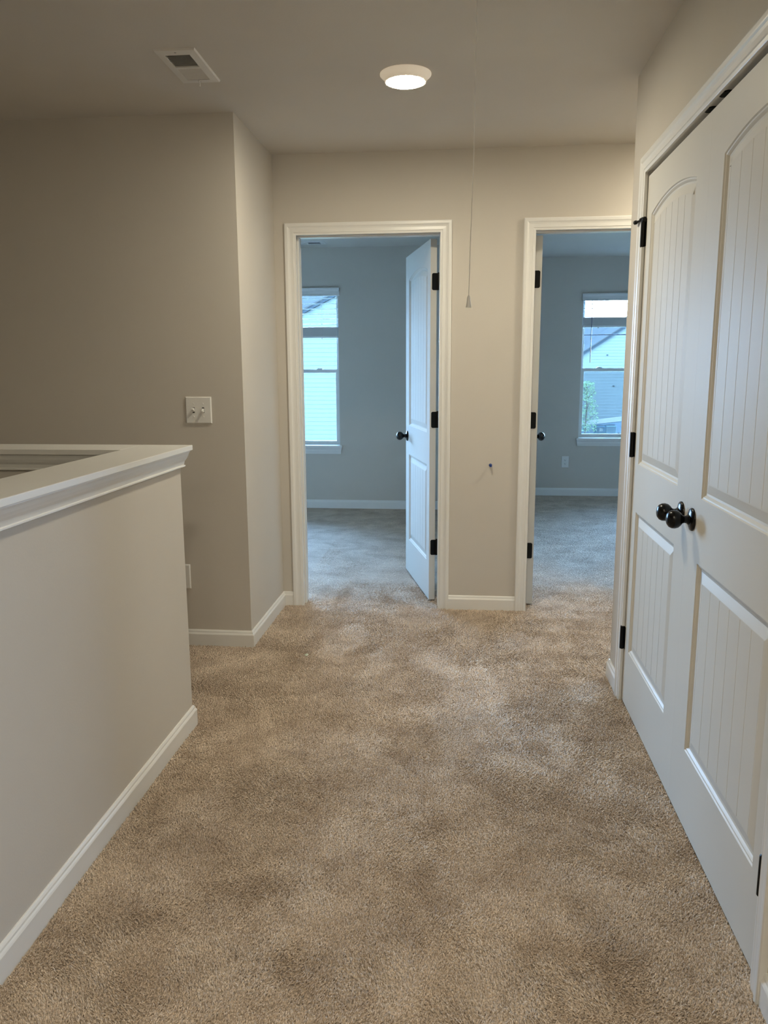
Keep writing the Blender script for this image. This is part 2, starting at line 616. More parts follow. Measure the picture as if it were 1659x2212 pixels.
# closet frame (in the plane x = XR, hall side faces -x)
t = empty('trim_4', (0, 0, 0), 0, 'white moulded casing around the closet double doors', 'door frame', None, 'structure')
casing(t, (XR, C0, 0), (XR, C1, 0), HD, (-1, 0, 0), False)
jt = HD + 0.006
MB().bbox(XR, XR + T, C0 + 0.006, C0 + 0.006 + J - 0.001, 0, jt, 0.001).build('jamb', M_TRIM, t)
MB().bbox(XR, XR + T, C1 - 0.006 - J + 0.001, C1 - 0.006, 0, jt, 0.001).build('jamb', M_TRIM, t)
MB().bbox(XR, XR + T, C1 - 0.006 - J + 0.001, C0 + 0.006 + J - 0.001, jt + 0.0002, jt + J - 0.001, 0.001).build('jamb', M_TRIM, t)
MB().bbox(XR + 0.040, XR + 0.075, C1 - 0.004, C0 + 0.004, jt - 0.011, jt, 0.002).build('door_stop', M_TRIM, t)
CM = 2.372                      # meeting line of the two closet doors
for yy in (CM - 0.066, CM + 0.064):
    pl = MB()
    pts = []
    for a, b in ((0.004, -0.019), (0.012, -0.026), (0.030, -0.026), (0.036, -0.019), (0.036, 0.019), (0.030, 0.026), (0.012, 0.026), (0.004, 0.019)):
        pts.append((XR + a, yy + b))
    pl.prism(pts, lambda a, b, d: (a, b, d), jt - 0.003, jt)
    o = pl.build('ball_catch_strike', M_BLACK, t)
    o['label'] = 'black ball catch strike plate under the head jamb'


# ------------------------------------------------------------------ moulded two-panel plank doors
LEAF_T = 0.035


def inset(poly, d):
    n = len(poly)
    out = []
    for i in range(n):
        p0, p1, p2 = Vector(poly[i - 1]), Vector(poly[i]), Vector(poly[(i + 1) % n])
        a, b = (p1 - p0).normalized(), (p2 - p1).normalized()
        na, nb = Vector((-a.y, a.x)), Vector((-b.y, b.x))
        s = (na + nb).normalized()
        s = s / max(0.3, s.dot(na))
        out.append(tuple(p1 + s * d))
    return out


def panel_outline(x0, x1, z0, z1, rise, n=20):
    pts = [(x0, z0), (x1, z0), (x1, z1)]
    if rise > 0:
        w = (x1 - x0) / 2
        R = (w * w + rise * rise) / (2 * rise)
        cx, cz = (x0 + x1) / 2, z1 + rise - R
        a0 = math.asin(w / R)
        for k in range(1, n):
            a = a0 - 2 * a0 * k / n
            pts.append((cx + R * math.sin(a), cz + R * math.cos(a)))
    pts.append((x0, z1))
    return pts


RING = [(0, 0), (0.003, 0.0032), (0.0065, 0.0038), (0.0095, 0.0060), (0.013, 0.0092), (0.019, 0.0098), (0.046, 0.0032), (0.049, 0.0030), (0.049, 0.0075)]


def build_leaf(parent, W, Hh, z_bottom, panels, both, mirror, mat):
    """leaf: hinge edge at x = 0 (or mirrored), hall face y = 0 looking to -y, thickness towards +y"""
    fx = (lambda x: -x) if mirror else (lambda x: x)
    outer = [(0, z_bottom), (W, z_bottom), (W, Hh), (0, Hh)]
    outs = [panel_outline(*p) for p in panels]
    polys = [[Vector((a, b, 0)) for a, b in outer]] + [[Vector((a, b, 0)) for a, b in o] for o in outs]
    flat = [v for p in polys for v in p]
    tris = tessellate_polygon(polys)
    m = MB()
    m.add([(fx(v.x), 0, v.y) for v in flat], tris)
    if both:
        m.add([(fx(v.x), LEAF_T, v.y) for v in flat], tris)
    else:
        m.add([(fx(a), LEAF_T, b) for a, b in outer], [(0, 1, 2, 3)])
    n = 4
    m.add([(fx(a), 0, b) for a, b in outer] + [(fx(a), LEAF_T, b) for a, b in outer], [(i, (i + 1) % n, n + (i + 1) % n, n + i) for i in range(n)])
    slab = m.build('door_slab', mat, parent)
    faces = [(0.0, 1.0)] + ([(LEAF_T, -1.0)] if both else [])
    for out in outs:
        for y0, sg in faces:
            m = MB()
            rings = []
            for d, dep in RING:
                rings.append([(fx(a), y0 + sg * dep, b) for a, b in inset(out, d)])
            nn = len(out)
            vs = [v for r in rings for v in r]
            fs = []
            for i in range(len(rings) - 1):
                for k in range(nn):
                    k2 = (k + 1) % nn
                    fs.append((i * nn + k, i * nn + k2, (i + 1) * nn + k2, (i + 1) * nn + k))
            fs.append(tuple((len(rings) - 1) * nn + k for k in range(nn)))
            m.add(vs, fs)
            m.build('panel_moulding', mat, parent)
            inn = inset(out, RING[-1][0])
            ix0, ix1 = inn[0][0], inn[1][0]
            zb = inn[0][1]
            top = sorted([p for p in inn[2:]], key=lambda p: p[0])

            def ztop(x):
                for i in range(len(top) - 1):
                    if top[i][0] - 1e-6 <= x <= top[i + 1][0] + 1e-6:
                        f = (x - top[i][0]) / max(1e-9, top[i + 1][0] - top[i][0])
                        return top[i][1] + f * (top[i + 1][1] - top[i][1])
                return top[0][1]
            NP = 6
            pw = (ix1 - ix0) / NP
            for k in range(NP):
                a, b = ix0 + pw * k, ix0 + pw * (k + 1)
                g = 0.0017
                xs_o = [a + (b - a) * i / 4 for i in range(5)]
                xs_i = [min(max(x, a + g), b - g) for x in xs_o]
                fr = [(a + g, zb)] + [(b - g, zb)] + [(x, ztop(x)) for x in reversed(xs_i)]
                ba = [(a, zb)] + [(b, zb)] + [(x, ztop(x)) for x in reversed(xs_o)]
                q = len(fr)
                m = MB()
                vs = [(fx(x), y0 + sg * 0.0030, z) for x, z in fr] + [(fx(x), y0 + sg * 0.0054, z) for x, z in ba]
                m.add(vs, [tuple(range(q))] + [(i, (i + 1) % q, q + (i + 1) % q, q + i) for i in range(q)])
                m.build('plank', mat, parent)
    return slab


PX0, PX1 = 0.078, 0.640
PANELS = [(PX0, PX1, 0.236, 0.801, 0.0), (PX0, PX1, 0.985, 1.888, 0.034)]


def door_knob(parent, x, y, z, sgn):
    """round ball knob on a rosette, axis along y; sgn -1 looks to -y"""
    r = MB().lathe([(0.0335, 0), (0.0335, 0.003), (0.0315, 0.006), (0.022, 0.0095), (0.013, 0.012)], (x, y, z), (0, sgn, 0), 28).build('door_knob', M_KNOB, parent, True)
    MB().lathe([(0.0125, 0.010), (0.0115, 0.016), (0.0105, 0.023), (0.0125, 0.029), (0.0195, 0.034), (0.0250, 0.041), (0.0272, 0.050), (0.0265, 0.058),
                (0.0225, 0.066), (0.015, 0.0715), (0.007, 0.0735)], (x, y, z), (0, sgn, 0), 28).build('knob_ball', M_KNOB, r, True)
    MB().lathe([(0.0150, 0.0092), (0.0150, 0.0130), (0.0125, 0.0160)], (x, y, z), (0, sgn, 0), 24).build('knob_collar', M_KNOB, r, True)
    return r


HZ = (0.325, 1.061, 1.812)


def bedroom_leaf(name, hinge_corner, direction, handed, label):
    """hinge_corner: hall-face corner at the hinge edge on the floor; direction: unit vector hinge -> free edge.
    handed 'right': hinges at the right jamb, 'left': at the left jamb"""
    ang = math.atan2(direction[1], direction[0])
    t = empty(name, (hinge_corner[0], hinge_corner[1], 0), ang, label, 'door', None, 'structure')
    # local +x runs to the free edge.  right hung: the hall face looks to local +y, left hung: to local -y
    inner = empty('door_leaf', (0, 0, 0), 0)
    inner.parent = t
    W = 0.752
    g = -1 if handed == 'right' else 1           # thickness direction in local y
    build_leaf(t, W, 2.036, 0.012, PANELS, True, False, M_DOOR_FLAT)
    kids = [c for c in COL.objects if c.parent == t]
    if g < 0:
        for c in kids:
            if c.type == 'MESH':
                c.data.flip_normals()
                for v in c.data.vertices:
                    v.co.y = -v.co.y
                c.data.update()
    COL.objects.unlink(inner)
    bpy.data.objects.remove(inner)
    door_knob(t, W - 0.060, 0.0, 0.915, -1 if g > 0 else 1)
    door_knob(t, W - 0.060, g * LEAF_T, 0.915, 1 if g > 0 else -1)
    # hinge leaves let into the hinge edge (plane x = 0), rounded on the hall side, barrel on the room side
    for zc in HZ:
        h = 0.045
        pts = []
        r = 0.009
        for cz, a0 in ((zc - h + r, 180), (zc + h - r, 90)):
            pass
        for k in range(7):
            a = math.radians(270 - 15 * k)
            pts.append((0.008 + r + r * math.cos(a), zc - h + r + r * math.sin(a)))
        for k in range(7):
            a = math.radians(180 - 15 * k)
            pts.append((0.008 + r + r * math.cos(a), zc + h - r + r * math.sin(a)))
        pts += [(LEAF_T + 0.006, zc + h), (LEAF_T + 0.006, zc - h)]
        hg = MB().prism(pts, lambda a, b, d: (d, g * a, b), -0.0025, 0.001).build('hinge', M_BLACK, t)
        MB().lathe([(0.0062, -h), (0.0062, h), (0.004, h + 0.004)], (-0.003, g * (LEAF_T + 0.009), zc), (0, 0, 1), 14).build('hinge_barrel', M_BLACK, hg, True)
    return t


bedroom_leaf('door_1', (-0.1892, 4.4690), (-0.248, 0.9688), 'right', 'white plank panel door standing ajar inside the left bedroom doorway')
bedroom_leaf('door_2', (0.4055, 4.4340), (0.054, 0.9985), 'left', 'white door opened square, seen edge on in the right bedroom doorway')


def closet_leaf(name, hinge_y, sgn, label, stop):
    """closet leaf: hall face in the plane x = XR looking to -x; sgn -1: leaf runs from the hinge towards -y"""
    t = empty(name, (XR + 0.004, hinge_y, 0), 0, label, 'door', None, 'structure')
    # local frame: x along the leaf (world -y), y into the closet (world +x)
    t.rotation_euler = (0, 0, -math.pi / 2)
    W = abs(hinge_y - CM) - 0.0002
    build_leaf(t, W, 2.031, 0.011, PANELS, False, sgn > 0, M_DOOR)
    f = -1 if sgn > 0 else 1
    door_knob(t, f * (W - 0.058), 0, 0.914, -1)
    for i, zc in enumerate(HZ):
        h = 0.046
        zc = (0.272, 1.052, 1.833)[i]
        hg = MB().lathe([(0.0060, -h - 0.003), (0.0092, -h), (0.0092, h), (0.0060, h + 0.003)], (f * -0.004, -0.0095, zc), (0, 0, 1), 16).build('hinge', M_BLACK, t, True)
        m = MB().box(min(f * -0.016, f * -0.004), max(f * -0.016, f * -0.004), -0.0155, -0.0135, zc - h, zc + h)
        m.box(min(f * 0.0002, f * 0.012), max(f * 0.0002, f * 0.012), -0.0022, -0.0005, zc - h, zc + h)
        m.build('hinge_leaf', M_BLACK, hg)
        if stop and i == 2:
            s = MB()
            zz = zc + h + 0.004
            s.lathe([(0.0095, -0.004), (0.0095, 0.006), (0.006, 0.009)], (f * -0.004, -0.0075, zz), (0, 0, 1), 16)
            s.box(-0.016, 0.010, -0.016, 0.0, zz - 0.010, zz + 0.001)
            o = s.build('hinge_stop', M_BLACK, t)
            s = MB().tube([(-0.006, -0.010, zz - 0.001), (-0.040, -0.030, zz - 0.004)], 0.0042, 10)
            s.tube([(-0.004, -0.008, zz + 0.006), (-0.020, -0.018, zz + 0.001)], 0.006, 10)
            s.build('stop_rod', M_BLACK, o, True)
            MB().lathe([(0.0075, 0), (0.0075, 0.007), (0.005, 0.010)], (-0.039, -0.0294, zz - 0.004), (-0.86, -0.5, -0.07), 14).build('stop_tip', M_RUBBER, o, True)
    return t


closet_leaf('door_3', C0 - 0.004 + 0.006, -1, 'white closet door on the far side of the pair, with hinge stop', True)
closet_leaf('door_4', C1 + 0.004 - 0.006, 1, 'white closet door nearest the camera on the right edge', False)


# ------------------------------------------------------------------ windows
def window(name, wx0, wx1, yin, wall_t, label, with_screen, bar, facing=1):
    """vinyl single hung window in an opening; yin: room face of the wall, facing +1: outside lies towards +y"""
    s = facing
    yy = lambda d: yin + s * d
    t = empty(name, ((wx0 + wx1) / 2, yy(0.08), WZ[0]), 0, label, 'window', None, 'structure')
    inv = Matrix.Translation(-Vector(t.location))

    def part(m, nm, mat, par=None, smooth=False):
        m.v = [tuple(inv @ Vector(v)) for v in m.v] if par is None else [tuple(inv @ Vector(v)) for v in m.v]
        return m.build(nm, mat, par or t, smooth)

    def bx(x0, x1, d0, d1, z0, z1, c=0.002):
        a, b = sorted((yy(d0), yy(d1)))
        return MB().bbox(x0, x1, a, b, z0, z1, c)
    z0, z1 = WZ[0] + 0.017, WZ[1]
    fr = MB()
    for q in ((wx0, wx0 + 0.022, z0, z1), (wx1 - 0.022, wx1, z0, z1), (wx0 + 0.022, wx1 - 0.022, z0, z0 + 0.012), (wx0 + 0.022, wx1 - 0.022, z1 - 0.022, z1)):
        a, b = sorted((yy(0.075), yy(0.145)))
        fr.bbox(q[0], q[1], a, b, q[2], q[3], 0.002)
    part(fr, 'window_frame', M_VINYL)
    zm = 1.318
    for nm, d0, d1, s0, s1, bt, tp in (('lower_sash', 0.085, 0.105, z0 + 0.006, zm + 0.022, 0.030, 0.030), ('upper_sash', 0.112, 0.132, zm - 0.014, z1 - 0.014, 0.036, 0.030)):
        a, b = sorted((yy(d0), yy(d1)))
        m = MB()
        e0, e1 = wx0 + 0.0215, wx1 - 0.0215
        sw = 0.024 if nm == 'lower_sash' else 0.016
        m.bbox(e0, e0 + sw, a, b, s0, s1, 0.002).bbox(e1 - sw, e1, a, b, s0, s1, 0.002)
        m.bbox(e0 + sw, e1 - sw, a + 0.0005, b - 0.0005, s0, s0 + bt, 0.002).bbox(e0 + sw, e1 - sw, a + 0.0005, b - 0.0005, s1 - tp, s1, 0.002)
        sh = part(m, nm, M_VINYL)
        mid = (a + b) / 2
        g = MB().box(e0 + sw * 0.5, e1 - sw * 0.5, mid - 0.002, mid + 0.002, s0 + bt * 0.5, s1 - tp * 0.5)
        part(g, 'pane', M_GLASS, sh)
        if nm == 'upper_sash' and bar:
            part(bx(e0 + sw * 0.5, e1 - sw * 0.5, d0 + 0.004, d1 - 0.004, bar - 0.006, bar + 0.006), 'sash_bar', M_WAND, sh)  # dark grey: its silhouette against the daylight is put into the colour
    # cam locks on the meeting rail
    for k in (0.22, 0.78):
        lx = wx0 + (wx1 - wx0) * k
        m = MB()
        c = [(lx - 0.028, zm + 0.022), (lx + 0.028, zm + 0.022), (lx + 0.024, zm + 0.030), (lx + 0.008, zm + 0.036), (lx - 0.008, zm + 0.036), (lx - 0.024, zm + 0.030)]
        m.prism(c, lambda a, b, d: (a, yy(d), b), 0.086, 0.104)
        m.bbox(lx - 0.004, lx + 0.030, *sorted((yy(0.076), yy(0.088))), zm + 0.026, zm + 0.033, 0.002)
        part(m, 'sash_lock', M_VINYL)
    if with_screen:
        m = MB().box(wx0 + 0.02, wx1 - 0.02, *sorted((yy(0.138), yy(0.1386))), z0 + 0.02, zm)
        part(m, 'insect_screen', M_SCREEN)
    # stool and apron
    st = bx(wx0 + 0.0005, wx1 - 0.0005, -0.0005, 0.075, WZ[0], WZ[0] + 0.0165, 0.001)
    a, b = sorted((yy(-0.030), yy(-0.0005)))
    st.bbox(wx0 - 0.022, wx1 + 0.022, a, b, WZ[0] - 0.004, WZ[0] + 0.0165, 0.004)
    part(st, 'window_sill', M_TRIM)
    AP = [(0, 0), (0.0, -0.062), (0.009, -0.062), (0.010, -0.048), (0.014, -0.036), (0.016, -0.018), (0.022, -0.006), (0.022, 0)]
    ap = MB()
    za = WZ[0] - 0.004
    pts = [(p[0], p[1]) for p in AP]
    n = len(pts)
    vs = []
    for xe, fl in ((wx0 - 0.018, 1), (wx1 + 0.018, -1)):
        for a_, b_ in pts:
            vs.append((xe + fl * (-b_) * 0.16, yy(-a_), za + b_))
    ap.add(vs, [tuple(range(n)), tuple(range(n, 2 * n))] + [(i, (i + 1) % n, n + (i + 1) % n, n + i) for i in range(n)])
    part(ap, 'window_apron', M_TRIM)
    return t


window('window_1', W1[0], W1[1], Y1, WT, 'white vinyl window glimpsed through the left bedroom doorway', False, None)
window('window_2', W2[0], W2[1], Y2, WT, 'white vinyl window glimpsed through the right bedroom doorway', True, 1.683)
window('window_3_added', W1B[0], W1B[1], Y1, WT, 'white vinyl window beside the left bedroom window, out of frame, added for more daylight', False, None)  # unseen window, added to brighten the left bedroom
window('window_4_added', W2B[0], W2B[1], Y2, WT, 'white vinyl window beside the right bedroom window, out of frame, added for more daylight', False, None)  # unseen window, added to brighten the right bedroom


def blind(wx0, wx1, yin, z_slat_top, n_slats, pitch, rail_top, label, wand_x):
    t = empty('window_blind', ((wx0 + wx1) / 2, yin + 0.036, rail_top - 0.1), 0, label, 'blind', 'raised white window blinds')
    inv = -Vector(t.location)

    def part(m, nm, mat, par=None, smooth=False):
        m.v = [tuple(Vector(v) + inv) for v in m.v]
        return m.build(nm, mat, par or t, smooth)
    # valance with a moulded face and short returns, hanging in front of the opening
    vp = [(-0.002, 2.018), (-0.016, 2.018), (-0.018, 2.026), (-0.014, 2.034), (-0.013, 2.060), (-0.018, 2.070), (-0.024, 2.080), (-0.024, 2.091), (-0.002, 2.091)]
    m = MB().prism(vp, lambda a, b, d: (d, yin + a, b), wx0 - 0.013, wx1 + 0.013)
    part(m, 'valance', M_BLIND)
    part(MB().bbox(wx0 + 0.006, wx1 - 0.006, yin + 0.006, yin + 0.060, 2.022, 2.072, 0.003), 'head_rail', M_BLIND)
    sl = None
    for k in range(n_slats):
        z = z_slat_top - pitch * k
        if sl is None:
            c = []
            for j in range(7):
                u = -1 + 2 * j / 6
                c.append((u * 0.025, 0.0020 * (1 - u * u)))
            poly = c + [(a, b - 0.0026) for a, b in reversed(c)]
            m = MB().prism(poly, lambda a, b, d: (d, a, b), wx0 + 0.010 - (wx0 + wx1) / 2, wx1 - 0.010 - (wx0 + wx1) / 2)
            sl = m.build('slat', M_BLIND, t)
            o = sl
        else:
            o = child_copy(sl, t)
        o.location = (0, 0, z + inv.z)
    # gathered slats and bottom rail
    z_st = rail_top
    zz = z_st
    for k in range(22):
        o = child_copy(sl, t)
        o.location = (0, random.uniform(-0.0015, 0.0015), zz - 0.003 + inv.z)
        zz -= 0.0036
    part(MB().bbox(wx0 + 0.009, wx1 - 0.009, yin + 0.012, yin + 0.062, zz - 0.022, zz - 0.002, 0.004), 'bottom_rail', M_BLIND)
    for fx_ in (0.18, 0.82):
        lx = wx0 + (wx1 - wx0) * fx_
        for yy_ in (yin + 0.0095, yin + 0.0635):
            part(MB().tube([(lx, yy_, 2.022), (lx, yy_, zz - 0.004)], 0.0008, 6), 'ladder_cord', M_CORD)
        part(MB().lathe([(0.003, 0), (0.006, -0.004), (0.006, -0.010), (0.003, -0.012)], (lx, yin + 0.037, zz - 0.021), (0, 0, 1), 10), 'cord_plug', M_PLASTIC)
    if wand_x:
        part(MB().tube([(wand_x, yin + 0.004, 2.03), (wand_x + 0.001, yin - 0.012, 1.98), (wand_x, yin - 0.012, 1.398)], 0.0042, 8), 'tilt_wand', M_WAND, None, True)
    return t


blind(W1[0], W1[1], Y1, 1.998, 6, 0.0472, 1.737, 'white blind drawn up to mid window in the left bedroom', None)
blind(W2[0], W2[1], Y2, 1.990, 3, 0.0455, 1.857, 'white blind with hanging tilt wand in the right bedroom window', 1.2945)


# ------------------------------------------------------------------ ceiling lights
def ceiling_light(x, y, label):
    t = empty('ceiling_light', (x, y, H), 0, label, 'light', 'round flush disk lights')
    MB().lathe([(0.0985, 0), (0.0985, -0.004), (0.095, -0.008), (0.086, -0.013), (0.081, -0.024), (0.0785, -0.030), (0.0735, -0.030), (0.0735, -0.027)], (0, 0, 0), (0, 0, 1), 48).build('trim_ring', M_LAMPRIM, t, True)
    MB().lathe([(0.0735, -0.0285), (0.070, -0.0315), (0.05, -0.0335), (0.02, -0.0345), (0.002, -0.0346)], (0, 0, 0), (0, 0, 1), 48).build('lens', M_LAMP, t, True)
    return t


ceiling_light(-0.238, 3.262, 'lit round white disk light on the hall ceiling')
ceiling_light(-0.15, 0.30, 'added fill disk light on the ceiling behind the photographer')  # unseen lamp, added for general illumination of the hall
ceiling_light(-0.15, -1.55, 'added fill disk light at the far rear of the hall ceiling')  # another unseen lamp, added to warm and brighten walls and ceiling
ceiling_light(1.40, -0.9, 'added fill disk light on the loft ceiling behind the photographer')  # unseen lamp in the loft, added as extra fill from the rear
ceiling_light(1.35, 3.87, 'lit disk light on the side hall ceiling past the closet')


# ------------------------------------------------------------------ ceiling registers
def register(cx, cy, L, Wd, label, rz):
    t = empty('ceiling_vent', (cx, cy, H), rz, label, 'vent', 'ceiling air registers')
    # local: y along the length, face looks down
    ix, iy = Wd / 2 - 0.030, L / 2 - 0.040
    m = MB()
    o = [(-Wd / 2, -L / 2), (Wd / 2, -L / 2), (Wd / 2, L / 2), (-Wd / 2, L / 2)]
    o2 = [(a * 0.955, b * 0.98) for a, b in o]
    i = [(-ix, -iy), (ix, -iy), (ix, iy), (-ix, iy)]
    vs = [(a, b, 0) for a, b in o] + [(a, b, -0.007) for a, b in o2] + [(a, b, -0.009) for a, b in i] + [(a, b, -0.001) for a, b in i]
    fs = []
    for r in range(3):
        for k in range(4):
            k2 = (k + 1) % 4
            fs.append((r * 4 + k, r * 4 + k2, (r + 1) * 4 + k2, (r + 1) * 4 + k))
    m.add(vs, fs)
    m.build('vent_frame', M_VENT, t)
    MB().box(-ix, ix, -iy, iy, -0.0012, -0.0004).build('vent_damper', M_DUCT, t)
    MB().box(-ix, ix, -0.008, 0.008, -0.0095, -0.002).build('centre_bar', M_VENT, t)
    n = 9
    for half in (-1, 1):
        lo, hi = (-iy + 0.004, -0.010) if half < 0 else (0.010, iy - 0.004)
        first = None
        for k in range(n):
            yc = lo + (hi - lo) * (k + 0.5) / n
            if first is None:
                tilt = 0.0042
                dy = tilt * (-1 if half < 0 else 1)
                # near half tilts away from the hall (dark gaps), far half closes towards it
                poly = [(-dy, -0.0020), (-dy + 0.0012, -0.0020), (dy + 0.0012, -0.0088), (dy, -0.0088)]
                first = MB().prism(poly, lambda a, b, d: (d, a, b), -ix, ix).build('louver', M_VENT, t)
                sl = first
            else:
                sl = child_copy(first, t)
            sl.location = (0, yc, 0)
    MB().tube([(0.0, iy + 0.004, -0.008), (0.0, iy + 0.012, -0.014), (0.0, iy + 0.014, -0.024), (0.0, iy + 0.010, -0.031)], 0.0032, 8).build('damper_lever', M_VENT, t, True)
    for sy in (-1, 1):
        MB().lathe([(0.004, 0), (0.004, -0.001), (0.002, -0.002)], (0, sy * (iy + 0.022), -0.0082), (0, 0, 1), 10).build('screw', M_STEEL, t, True)
    return t


register(-1.032, 3.086, 0.324, 0.150, 'white louvered ceiling vent above the stair half wall', 0.02)
register(-1.41, 7.25, 0.324, 0.150, 'white louvered vent on the left bedroom ceiling near window', math.pi / 2)


# ------------------------------------------------------------------ switch, outlets
def plate(m, w, h, th=0.006):
    """bevelled cover plate, back on y = 0, face to -y"""
    o = [(-w / 2, -h / 2), (w / 2, -h / 2), (w / 2, h / 2), (-w / 2, h / 2)]
    i = [(a - math.copysign(0.004, a), b - math.copysign(0.004, b)) for a, b in o]
    vs = [(a, 0, b) for a, b in o] + [(a, -th * 0.35, b) for a, b in o] + [(a, -th, b) for a, b in i]
    fs = [(3, 2, 1, 0), (8, 9, 10, 11)]
    for r in range(2):
        for k in range(4):
            k2 = (k + 1) % 4
            fs.append((r * 4 + k, r * 4 + k2, (r + 1) * 4 + k2, (r + 1) * 4 + k))
    m.add(vs, fs)
    return m


t = empty('light_switch', (-1.237, YC, 1.158), 0, 'white double toggle switch plate on the projecting hall wall', 'switch')
plate(MB(), 0.124, 0.124).build('cover_plate', M_PLASTIC, t)
for x, up_ in ((-0.023, 1), (0.023, -1)):
    m = MB().box(x - 0.0052, x + 0.0052, -0.0064, -0.004, -0.0125, 0.0125)
    m.build('toggle_slot', M_SLOT, t)
    tg = MB()
    a = 0.42 * up_
    d = Vector((0, -math.cos(a), math.sin(a)))
    e = Vector((0, d.z, -d.y)) if True else None
    base = Vector((x, -0.004, 0.0))
    vs = []
    for ln, hw, hh in ((0.0, 0.0042, 0.0085), (0.010, 0.0042, 0.0055), (0.019, 0.0036, 0.0040)):
        c = base + d * ln
        for sx, sz in ((-1, -1), (1, -1), (1, 1), (-1, 1)):
            vs.append(c + Vector((sx * hw, 0, 0)) + e * (sz * hh))
    fs = [(3, 2, 1, 0), (8, 9, 10, 11)]
    for r in range(2):
        for k in range(4):
            k2 = (k + 1) % 4
            fs.append((r * 4 + k, r * 4 + k2, (r + 1) * 4 + k2, (r + 1) * 4 + k))
    tg.add(vs, fs)
    tg.build('toggle', M_PLASTIC, t)
    for sz in (0.030, -0.030):
        MB().lathe([(0.0034, 0), (0.0034, 0.001), (0.002, 0.0016)], (x, -0.006, sz), (0, -1, 0), 12).build('screw', M_PLASTIC, t, True)


def outlet(x, y, z, label, group):
    t = empty('wall_outlet', (x, y, z), 0, label, 'outlet', group)
    plate(MB(), 0.078, 0.122).build('cover_plate', M_PLASTIC, t)
    for sz in (0.0195, -0.0195):
        m = MB()
        pts = []
        for k in range(16):
            a = 2 * math.pi * k / 16
            pts.append((0.0165 * math.cos(a), max(-0.0135, min(0.0135, 0.0165 * math.sin(a))) + sz))
        m.prism(pts, lambda a, b, d: (a, d, b), -0.0078, -0.005)
        f = m.build('receptacle', M_PLASTIC, t)
        s = MB().box(-0.0075, -0.0050, -0.0081, -0.0070, sz - 0.001, sz + 0.008).box(0.0050, 0.0070, -0.0081, -0.0070, sz, sz + 0.007)
        s.lathe([(0.0026, 0), (0.0026, 0.0011)], (0, -0.0070, sz - 0.007), (0, -1, 0), 10)
        s.build('socket_slots', M_SLOT, f)
    MB().lathe([(0.003, 0), (0.003, 0.001), (0.0015, 0.0015)], (0, -0.006, 0), (0, -1, 0), 10).build('screw', M_PLASTIC, t, True)
    return t


outlet(-1.355, YC, 0.351, 'white outlet plate mostly hidden behind the half wall end', 'white wall outlets')
outlet(1.079, Y2, 0.361, 'white outlet on the right bedroom wall below the window', 'white wall outlets')

# ------------------------------------------------------------------ attic pull cord
t = empty('pull_cord', (0.010, 2.45, 1.527), 0, 'thin white attic pull cord with small plastic bell hanging from ceiling', 'cord')
pts = []
for z, x in ((H, 0.0225), (2.30, 0.0215), (2.07, 0.0200), (1.95, 0.0195), (1.87, 0.0172), (1.75, 0.0145), (1.65, 0.0122), (1.556, 0.0105)):
    pts.append((x - 0.010, 0.0, z - 1.527))
MB().tube(pts, 0.0014, 6).build('cord', M_CORD, t, True)
MB().lathe([(0.0088, 0.0), (0.0088, 0.002), (0.0072, 0.006), (0.0060, 0.016), (0.0048, 0.026), (0.0044, 0.030), (0.0026, 0.034), (0.001, 0.036)], (0.0005, 0, -0.002), (0, 0, 1), 16).build('bell', M_PLASTIC, t, True)

# ------------------------------------------------------------------ small things on wall and carpet
t = empty('push_pin', (0.149, D, 0.826), 0, 'small blue push pin stuck in the wall between the doorways', 'pin')
ax = Vector((0.05, -1, -0.12)).normalized()
MB().tube([(0, 0.004, 0), ax * 0.012], 0.0007, 6).build('needle', M_STEEL, t)
MB().lathe([(0.0088, 0.008), (0.0092, 0.010), (0.0060, 0.013), (0.0052, 0.020), (0.0075, 0.026), (0.0075, 0.029)], (0, 0, 0), ax, 7).build('grip', M_PIN, t)
m = MB()
m.add([(-0.010, 0.004, 0.008), (0.002, -0.006, 0.006), (0.012, 0.002, 0.010), (0.003, 0.008, 0.015), (-0.010, 0.004, 0.0086), (0.002, -0.006, 0.0066), (0.012, 0.002, 0.0106), (0.003, 0.008, 0.0156)],
      [(0, 1, 2, 3), (7, 6, 5, 4), (0, 1, 5, 4), (1, 2, 6, 5), (2, 3, 7, 6), (3, 0, 4, 7)])
o = m.build('paper_scrap', M_PAPER)
o.location = (-0.729, 3.513, 0.0)
tag(o, 'tiny pale green scrap of paper lying on the hall carpet', 'scrap')

